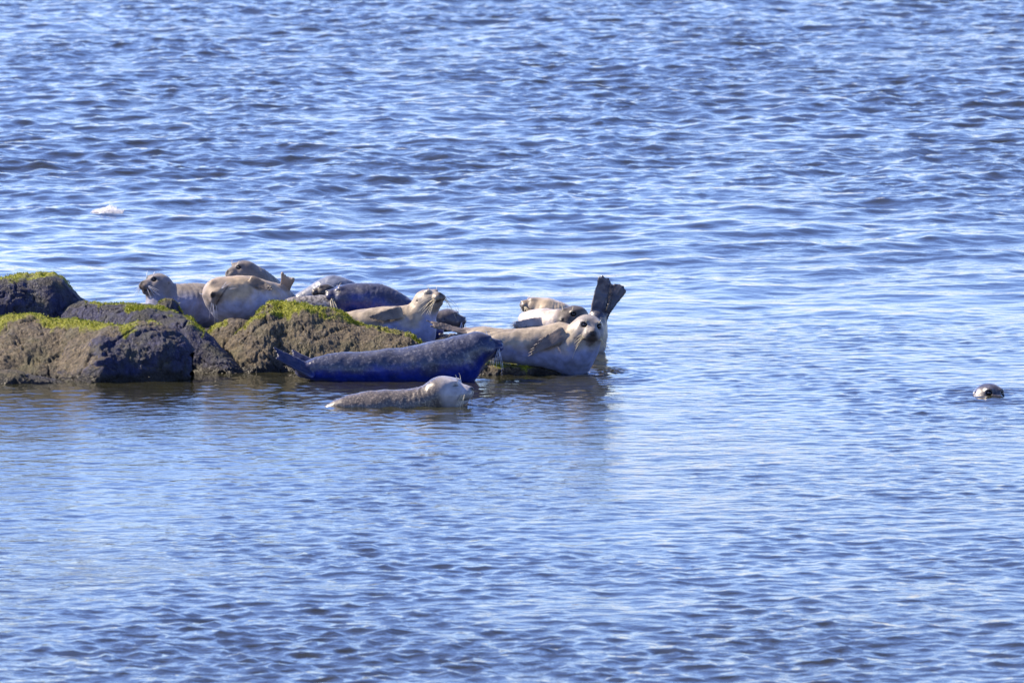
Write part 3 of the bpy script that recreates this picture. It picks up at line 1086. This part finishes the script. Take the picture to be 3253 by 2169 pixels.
F_PALE = fur_material('pale_coat', (0.19, 0.155, 0.12), 34, (0.56, 0.72), 0.55, strength=0.75)
F_PALE_WET = fur_material('pale_wet_coat', (0.22, 0.18, 0.14), 60, (0.55, 0.68), 0.42, wet=0.35, strength=0.5)
F_GREY = fur_material('grey_coat', (0.33, 0.29, 0.24), 70, (0.54, 0.64), 0.5, strength=0.6)
F_BLUE = fur_material('blue_black_flecked_coat', (0.36, 0.35, 0.35), 48, (0.54, 0.72), 0.40, wet=0.3, strength=0.60)
F_SPECK = fur_material('speckled_wet_coat', (0.40, 0.33, 0.24), 62, (0.50, 0.66), 0.38, wet=0.35)
F_GREYSPOT = fur_material('dark_spotted_coat', (0.075, 0.07, 0.07), 48, (0.47, 0.57), 0.5)
F_MOTTLE = fur_material('dark_mottled_coat', (0.24, 0.21, 0.16), 40, (0.50, 0.64), 0.45, wet=0.2)

PALE = dict(back=(0.47, 0.39, 0.275), belly=(0.34, 0.365, 0.47), line=0.2, fleck=(0.6, 0.25), flipper=(0.21, 0.17, 0.14), muzzle=(0.085, 0.065, 0.055),  # warm back and bluish belly carry sunlit and shaded tones
            face=(0.34, 0.31, 0.28))

# S8 pale seal nearest right
seal('pale cream seal on the low ledge at right, dark-muzzled face turned to the camera', 76.15,
     [(1480, 1064, 26, .1), (1530, 1082, 44, .05), (1590, 1096, 54), (1660, 1100, 58), (1730, 1102, 66), (1790, 1106, 74), (1826, 1108, 74, -.04), (1850, 1080, 60, -.06), (1866, 1054, 46, -.06)],
     head=dict(c=(1869, 1047), u=48, f=(0.17, -0.96, -0.12), up=(0.10, 0.1, 1), dY=-.08),
     blobs=[(1836, 1150, 44, 0, .06), (1808, 1140, 52, 0, .06), (1770, 1068, 36, 0.02, .06)],
     flippers=[dict(a=(1786, 1062, -.17), b=(1682, 1112, -.23), w=(24, 18), n=(-0.15, -1, 0.25), len=(0.56, 0.72, 0.85, 0.95, 1.0), th=0.42, claw=True),
               dict(a=(1500, 1058, .05), b=(1356, 1026, .05), w=(16, 15), n=(0.1, -0.5, 1), len=(1.0, .9, .84, .84, .9), th=0.45),
               dict(a=(1500, 1072, .02), b=(1400, 1075, -.05), w=(15, 17), n=(0.1, -0.8, 0.6), len=(1.0, .9, .84, .84, .9), th=0.4)],
     coat=PALE, mat=F_PALE, whisk=(7, 1.05, 0.95), claws=False)

# S9 long blue-black seal
seal('long blue-black seal with pale flecks lying along the water edge', 75.5,
     [(962, 1176, 24), (1010, 1170, 38), (1090, 1170, 50), (1190, 1168, 54), (1290, 1164, 62), (1370, 1156, 72), (1432, 1150, 74), (1480, 1126, 62), (1512, 1105, 50)],
     head=dict(c=(1516, 1108), u=48, f=(0.95, 0.22, 0.16), up=(-0.1, 0, 1)),
     blobs=[(1478, 1172, 46, 0, .08), (1455, 1110, 36, 0, .06)],
     flippers=[dict(a=(990, 1180, -.06), b=(868, 1118, -.1), w=(28, 22), n=(0.5, -0.55, 0.6), len=(1.0, .92, .86, .84, .86), th=0.5),
               dict(a=(995, 1162, .08), b=(922, 1126, .12), w=(24, 23), n=(0.45, -0.6, 0.6), len=(0.98, .9, .84, .86, .98), th=0.5)],
     coat=dict(back=(0.060, 0.068, 0.110), belly=(0.003, 0.022, 0.200), line=0.1, fleck=(0.9, 0.10), flipper=(0.018, 0.026, 0.085), ring=(0.03, 0.03, 0.06),  # strong blue below is flank shade painted into the coat
               face=(0.018, 0.030, 0.100), muzzle=(0.05, 0.055, 0.09)),
     mat=F_BLUE, whisk=(7, 1.0, 0.9), whisk_mat=M_WHISKER_W, eyes='closed')

# S10 swimmer in front
seal('speckled grey seal floating in front, pale head held up facing right', 73.25,
     [(1030, 1304, 14), (1085, 1299, 34), (1140, 1297, 51), (1210, 1295, 58), (1290, 1294, 58), (1350, 1282, 58), (1396, 1258, 54)],
     head=dict(c=(1412, 1246), u=53, f=(0.96, -0.20, 0.05), up=(-0.05, 0, 1)), blobs=[(1420, 1275, 44, 0, .05)],
     coat=dict(back=(0.115, 0.100, 0.085), belly=(0.14, 0.125, 0.11), line=-.2, fleck=(0.65, 0.8), face=(0.64, 0.61, 0.60), face_fleck=0.0, ring=(0.2, 0.18, 0.17)),
     mat=F_SPECK, whisk=(8, 1.0, 0.55), eyes='closed', group='seals in the water')

# S6 pale seal with nose up
seal('pale seal behind the central boulder with its nose lifted and long whiskers, facing right', 77.15,
     [(1040, 1050, 34), (1110, 1042, 52), (1190, 1036, 58), (1260, 1036, 66), (1312, 1030, 66), (1338, 996, 50), (1352, 966, 42)],
     head=dict(c=(1360, 960), u=39, f=(0.66, -0.62, 0.42), up=(-0.35, 0.35, 1), dY=-.05),
     blobs=[(1326, 1060, 60, 0, .06)],
     flippers=[dict(a=(1270, 992, -.15), b=(1178, 1016, -.2), w=(22, 14), n=(-0.1, -1, 0.35), len=(1.0, 1.0, .92, .8, .66), th=0.42, col=(0.20, 0.17, 0.14))],
     coat=dict(PALE, face=(0.40, 0.35, 0.28), muzzle=(0.09, 0.07, 0.055), ring=(0.16, 0.13, 0.10)), mat=F_PALE, whisk=(8, 1.6, 0.45), eyes='closed')

# S7 dark head behind it
seal('dark blunt head facing right, poking out behind the pale seal with lifted nose', 78.1,
     [(1250, 1060, 45), (1330, 1040, 48), (1390, 1022, 36), (1420, 1014, 31)],
     head=dict(c=(1424, 1018), u=35, f=(0.98, -0.15, 0.08)),
     coat=dict(back=(0.11, 0.10, 0.105), belly=(0.13, 0.12, 0.12), fleck=(0.3, 0.3), ring=(0.06, 0.055, 0.06), muzzle=(0.06, 0.055, 0.06)), mat=F_MOTTLE,
     whisk=(5, 1.2, 0.9), whisk_mat=M_WHISKER_W, eyes='closed')

# S5 dark blue seal
seal('dark blue-grey seal with a domed back and straw whiskers, facing left in the back row', 77.65,
     [(1090, 950, 36), (1135, 950, 50), (1195, 962, 62), (1255, 985, 58), (1320, 1020, 44), (1380, 1050, 30)],
     head=dict(c=(1106, 948), u=43, f=(-0.97, -0.15, 0.20), up=(0.15, 0, 1)), blobs=[(1085, 985, 40, 0, .05)],
     coat=dict(back=(0.050, 0.058, 0.105), belly=(0.004, 0.022, 0.165), line=0.45, fleck=(0.45, 0.25), face=(0.030, 0.034, 0.08), ring=(0.025, 0.03, 0.08),  # blue belly tone holds the shade of the flank
               muzzle=(0.10, 0.08, 0.06)),
     mat=F_BLUE, whisk=(8, 1.3, 1.0), eyes='closed')

# S4 dark head to its left
seal('small dark blunt head facing left beside the domed blue-grey seal', 78.15,
     [(1120, 955, 34), (1080, 945, 30), (1045, 932, 26)],
     head=dict(c=(1034, 926), u=26, f=(-0.97, -0.2, 0.05)),
     coat=dict(back=(0.06, 0.05, 0.045), belly=(0.045, 0.038, 0.036), fleck=(0.4, 0.1), ring=(0.03, 0.025, 0.025), muzzle=(0.03, 0.025, 0.025)), mat=F_MOTTLE,
     whisk=None, eyes='closed')

# wet pale back behind
seal('pale wet bluish back humped up farthest behind the dark blunt head', 78.7,
     [(925, 985, 20), (965, 958, 32), (1010, 936, 38), (1060, 920, 46), (1108, 934, 40), (1150, 960, 34)],
     coat=dict(back=(0.21, 0.24, 0.31), belly=(0.21, 0.24, 0.31), fleck=(0.1, 0.1)), mat=F_PALE_WET)

# speckled low back
seal('light grey dark-spotted back lying low behind the green weed cap', 77.65,
     [(880, 1000, 30), (930, 985, 40), (990, 982, 42), (1050, 984, 42), (1110, 1000, 36), (1160, 1020, 24)],
     coat=dict(back=(0.40, 0.37, 0.33), belly=(0.36, 0.33, 0.30), fleck=(0.95, 0.6)), mat=F_GREYSPOT)

# S3 head behind the white-bellied seal
seal('brown seal with the highest head, peering left over the pale sleeping one', 78.6,
     [(890, 960, 50, .2), (850, 928, 52, .1), (815, 895, 44), (785, 870, 36)],
     head=dict(c=(775, 864), u=37, f=(-0.78, -0.55, -0.02)),
     coat=dict(back=(0.25, 0.22, 0.18), belly=(0.30, 0.28, 0.25), fleck=(0.4, 0.3), ring=(0.05, 0.045, 0.045), face=(0.19, 0.165, 0.145), muzzle=(0.15, 0.125, 0.11)), mat=F_GREY,
     whisk=(6, 1.1, 0.35))

# S2 white-bellied sleeper
seal('pale cream seal asleep on its side, small hind flippers curled up at right', 77.85,
     [(906, 952, 24, .25), (880, 950, 48, .18), (835, 950, 62, .1), (785, 948, 72), (738, 950, 72, -.05), (708, 945, 58, -.1), (690, 935, 44, -.12)],
     head=dict(c=(694, 930), u=45, f=(-0.16, -0.96, -0.04), up=(-0.85, -0.05, 0.50), dY=-.08),
     blobs=[(728, 980, 44, -.05, .06)],
     flippers=[dict(a=(800, 892, -.12), b=(866, 918, -.2), w=(17, 11), n=(0.3, -1, 0.1), len=(.9, .98, 1, .95, .88), th=0.4, col=(0.18, 0.15, 0.125)),
               dict(a=(902, 932, .2), b=(914, 878, .1), w=(14, 23), n=(-0.2, -1, 0.2), len=(1.0, .95, .93, .95, 1.04), th=0.4)],
     coat=dict(PALE, back=(0.56, 0.43, 0.27), belly=(0.47, 0.47, 0.50), up=(-0.2, -0.2, 1), face=(0.40, 0.32, 0.24), muzzle=(0.26, 0.20, 0.15), flipper=(0.42, 0.33, 0.25)),
     mat=F_PALE, whisk=(6, 1.2, 0.2), whisk_mat=M_WHISKER_W, eyes='closed')

# S1 head farthest left
seal('grey-brown seal with its head raised farthest left, looking over the sloping boulder', 78.35,
     [(740, 1010, 50, .1), (690, 988, 66), (635, 972, 70), (580, 970, 68), (535, 966, 64), (512, 938, 50), (502, 915, 40)],
     head=dict(c=(504, 908), u=40, f=(-0.80, -0.58, 0.14)),
     blobs=[(522, 990, 58, 0, .06)],
     coat=dict(back=(0.30, 0.26, 0.21), belly=(0.34, 0.33, 0.34), line=0.55, fleck=(0.5, 0.1), ring=(0.05, 0.045, 0.05), face=(0.25, 0.22, 0.20), muzzle=(0.10, 0.075, 0.07)), mat=F_GREY,
     whisk=(6, 1.15, 0.15), whisk_mat=M_WHISKER_W)

# S11 rear right, head left and tail raised
seal('sunlit cream seal with dark hind flippers raised like a fan at right', 78.2,
     [(1704, 980, 31), (1736, 992, 46), (1775, 1010, 50), (1812, 1034, 50), (1855, 1066, 52), (1884, 1078, 42), (1896, 1045, 35), (1898, 1012, 30)],
     head=dict(c=(1702, 977), u=30, f=(-0.86, -0.25, 0.28)),
     blobs=[(1886, 1108, 34, 0, .05)],
     flippers=[dict(a=(1893, 1035, -.03), b=(1922, 884, -.06), w=(23, 20), n=(-0.25, -1, 0.15), len=(.93, .99, .975, 1.01, .97), th=0.34, digit=0.33, curve=(-0.012, 0, 0)),
               dict(a=(1899, 1035, .0), b=(1964, 914, .0), w=(22, 25), n=(-0.3, -1, 0.1), len=(.98, 1.03, 1.03, 1.0, .95), th=0.34, digit=0.33, curve=(-0.025, 0, 0.0)),
               dict(a=(1896, 1035, -.01), b=(1936, 920, -.02), w=(24, 14), n=(-0.3, -1, 0.1), len=(.95, .98, 1.0, .98, .95), th=0.26)],
     coat=dict(back=(0.66, 0.52, 0.33), belly=(0.58, 0.48, 0.35), fleck=(0.2, 0.2), flipper=(0.070, 0.075, 0.105), face=(0.34, 0.26, 0.17), muzzle=(0.14, 0.11, 0.08)),
     mat=F_PALE_WET, whisk=(5, 1.2, 0.3), eyes='closed', depth=1.3)

# S12 mottled with dark face
seal('wet mottled seal with dark face behind the pale dark-muzzled one', 77.15,
     [(1672, 1016, 26, .55), (1696, 1020, 38, .36), (1728, 1028, 47, .16), (1770, 1032, 50, .03), (1806, 1025, 44), (1826, 1014, 38)],
     head=dict(c=(1828, 1011), u=41, f=(-0.62, -0.76, -0.06)),
     flippers=[dict(a=(1716, 1022, -.02), b=(1634, 1036, -.10), w=(18, 15), n=(0.1, -0.9, 0.45), len=(.92, 1.0, 1.04, 1.0, .9), th=0.4, claw=True)],
     coat=dict(back=(0.66, 0.57, 0.48), belly=(0.68, 0.60, 0.52), fleck=(0.8, 0.4), flipper=(0.40, 0.36, 0.34), face=(0.06, 0.05, 0.045), face_fleck=0.2, crown=(0.11, 0.09, 0.07),
               ring=(0.03, 0.025, 0.03), muzzle=(0.06, 0.05, 0.045)),
     mat=F_PALE, whisk=(5, 1.0, 0.5), depth=1.1)

# S14 swimming head at right
seal('dark wet head of a lone seal swimming far off to the right', water_Y(1256) + 0.12,
     [(3060, 1320, 34), (3110, 1300, 46), (3140, 1272, 46)],
     head=dict(c=(3140, 1262), u=47, f=(0.45, -0.88, -0.12), up=(0, 0.2, 1)),
     coat=dict(back=(0.050, 0.042, 0.036), belly=(0.06, 0.05, 0.045), fleck=(0.35, 0.2), ring=(0.015, 0.015, 0.02), face=(0.05, 0.042, 0.038)),
     mat=fur_material('soaked_coat', (0.26, 0.23, 0.19), 40, (0.5, 0.62), 0.35, wet=0.9), group='seals in the water')

# ------------------------------------------------------------------ foam
M_FOAM = plain('sea_foam', (0.9, 0.9, 0.9), 0.4)
fb = M_FOAM.node_tree.nodes['Principled BSDF']
fb.inputs['Subsurface Weight'].default_value = 0.8
fb.inputs['Subsurface Radius'].default_value = (0.05, 0.05, 0.05)
fb.inputs['Subsurface Scale'].default_value = 1.0


def foam(label, px0, px1, py, hgt, n, seed, name='foam_crest'):
    """a breaking crest: hundreds of small bubbles and drops"""
    r = np.random.default_rng(seed)
    Y = water_Y(py)
    near = SEA[(np.abs(SEA[:, 1] - Y) < 0.5) & (np.abs(SEA[:, 0]) < 9)]
    V, Fc = [], []
    sv, sf = sphere(1.0, 6, 4)
    for i in range(n):
        t = r.beta(2.2, 2.0)
        x = px0 + (px1 - px0) * t
        env = max(0.12, math.exp(-((t - 0.5) / 0.27) ** 2) * (0.7 + 0.3 * math.sin(9 * t + 1)) )
        c = P(x, py, Y)
        c[1] += r.normal(0, 0.10) - 0.06
        kk = np.argmin((near[:, 0] - c[0]) ** 2 + (near[:, 1] - c[1]) ** 2)
        up = r.random() ** 2.2
        c[2] = near[kk, 2] - 0.004 + hgt * px_m(Y) * env * up
        rad = r.uniform(0.003, 0.0085) * (1.25 - 0.7 * up)
        k = len(V) * len(sv)
        V.append(sv * rad * r.uniform(0.7, 1.3, 3) + c)
        Fc.append(sf + k)
    v = np.concatenate(V)
    org = v.mean(0)
    o = link(name, mesh_from(name, v - org, np.concatenate(Fc)), M_FOAM, loc=org)
    tag(o, label, 'foam', kind='stuff')


foam('white foam on a small breaking wave crest at the upper left', 288, 396, 674, 32, 900, 3)
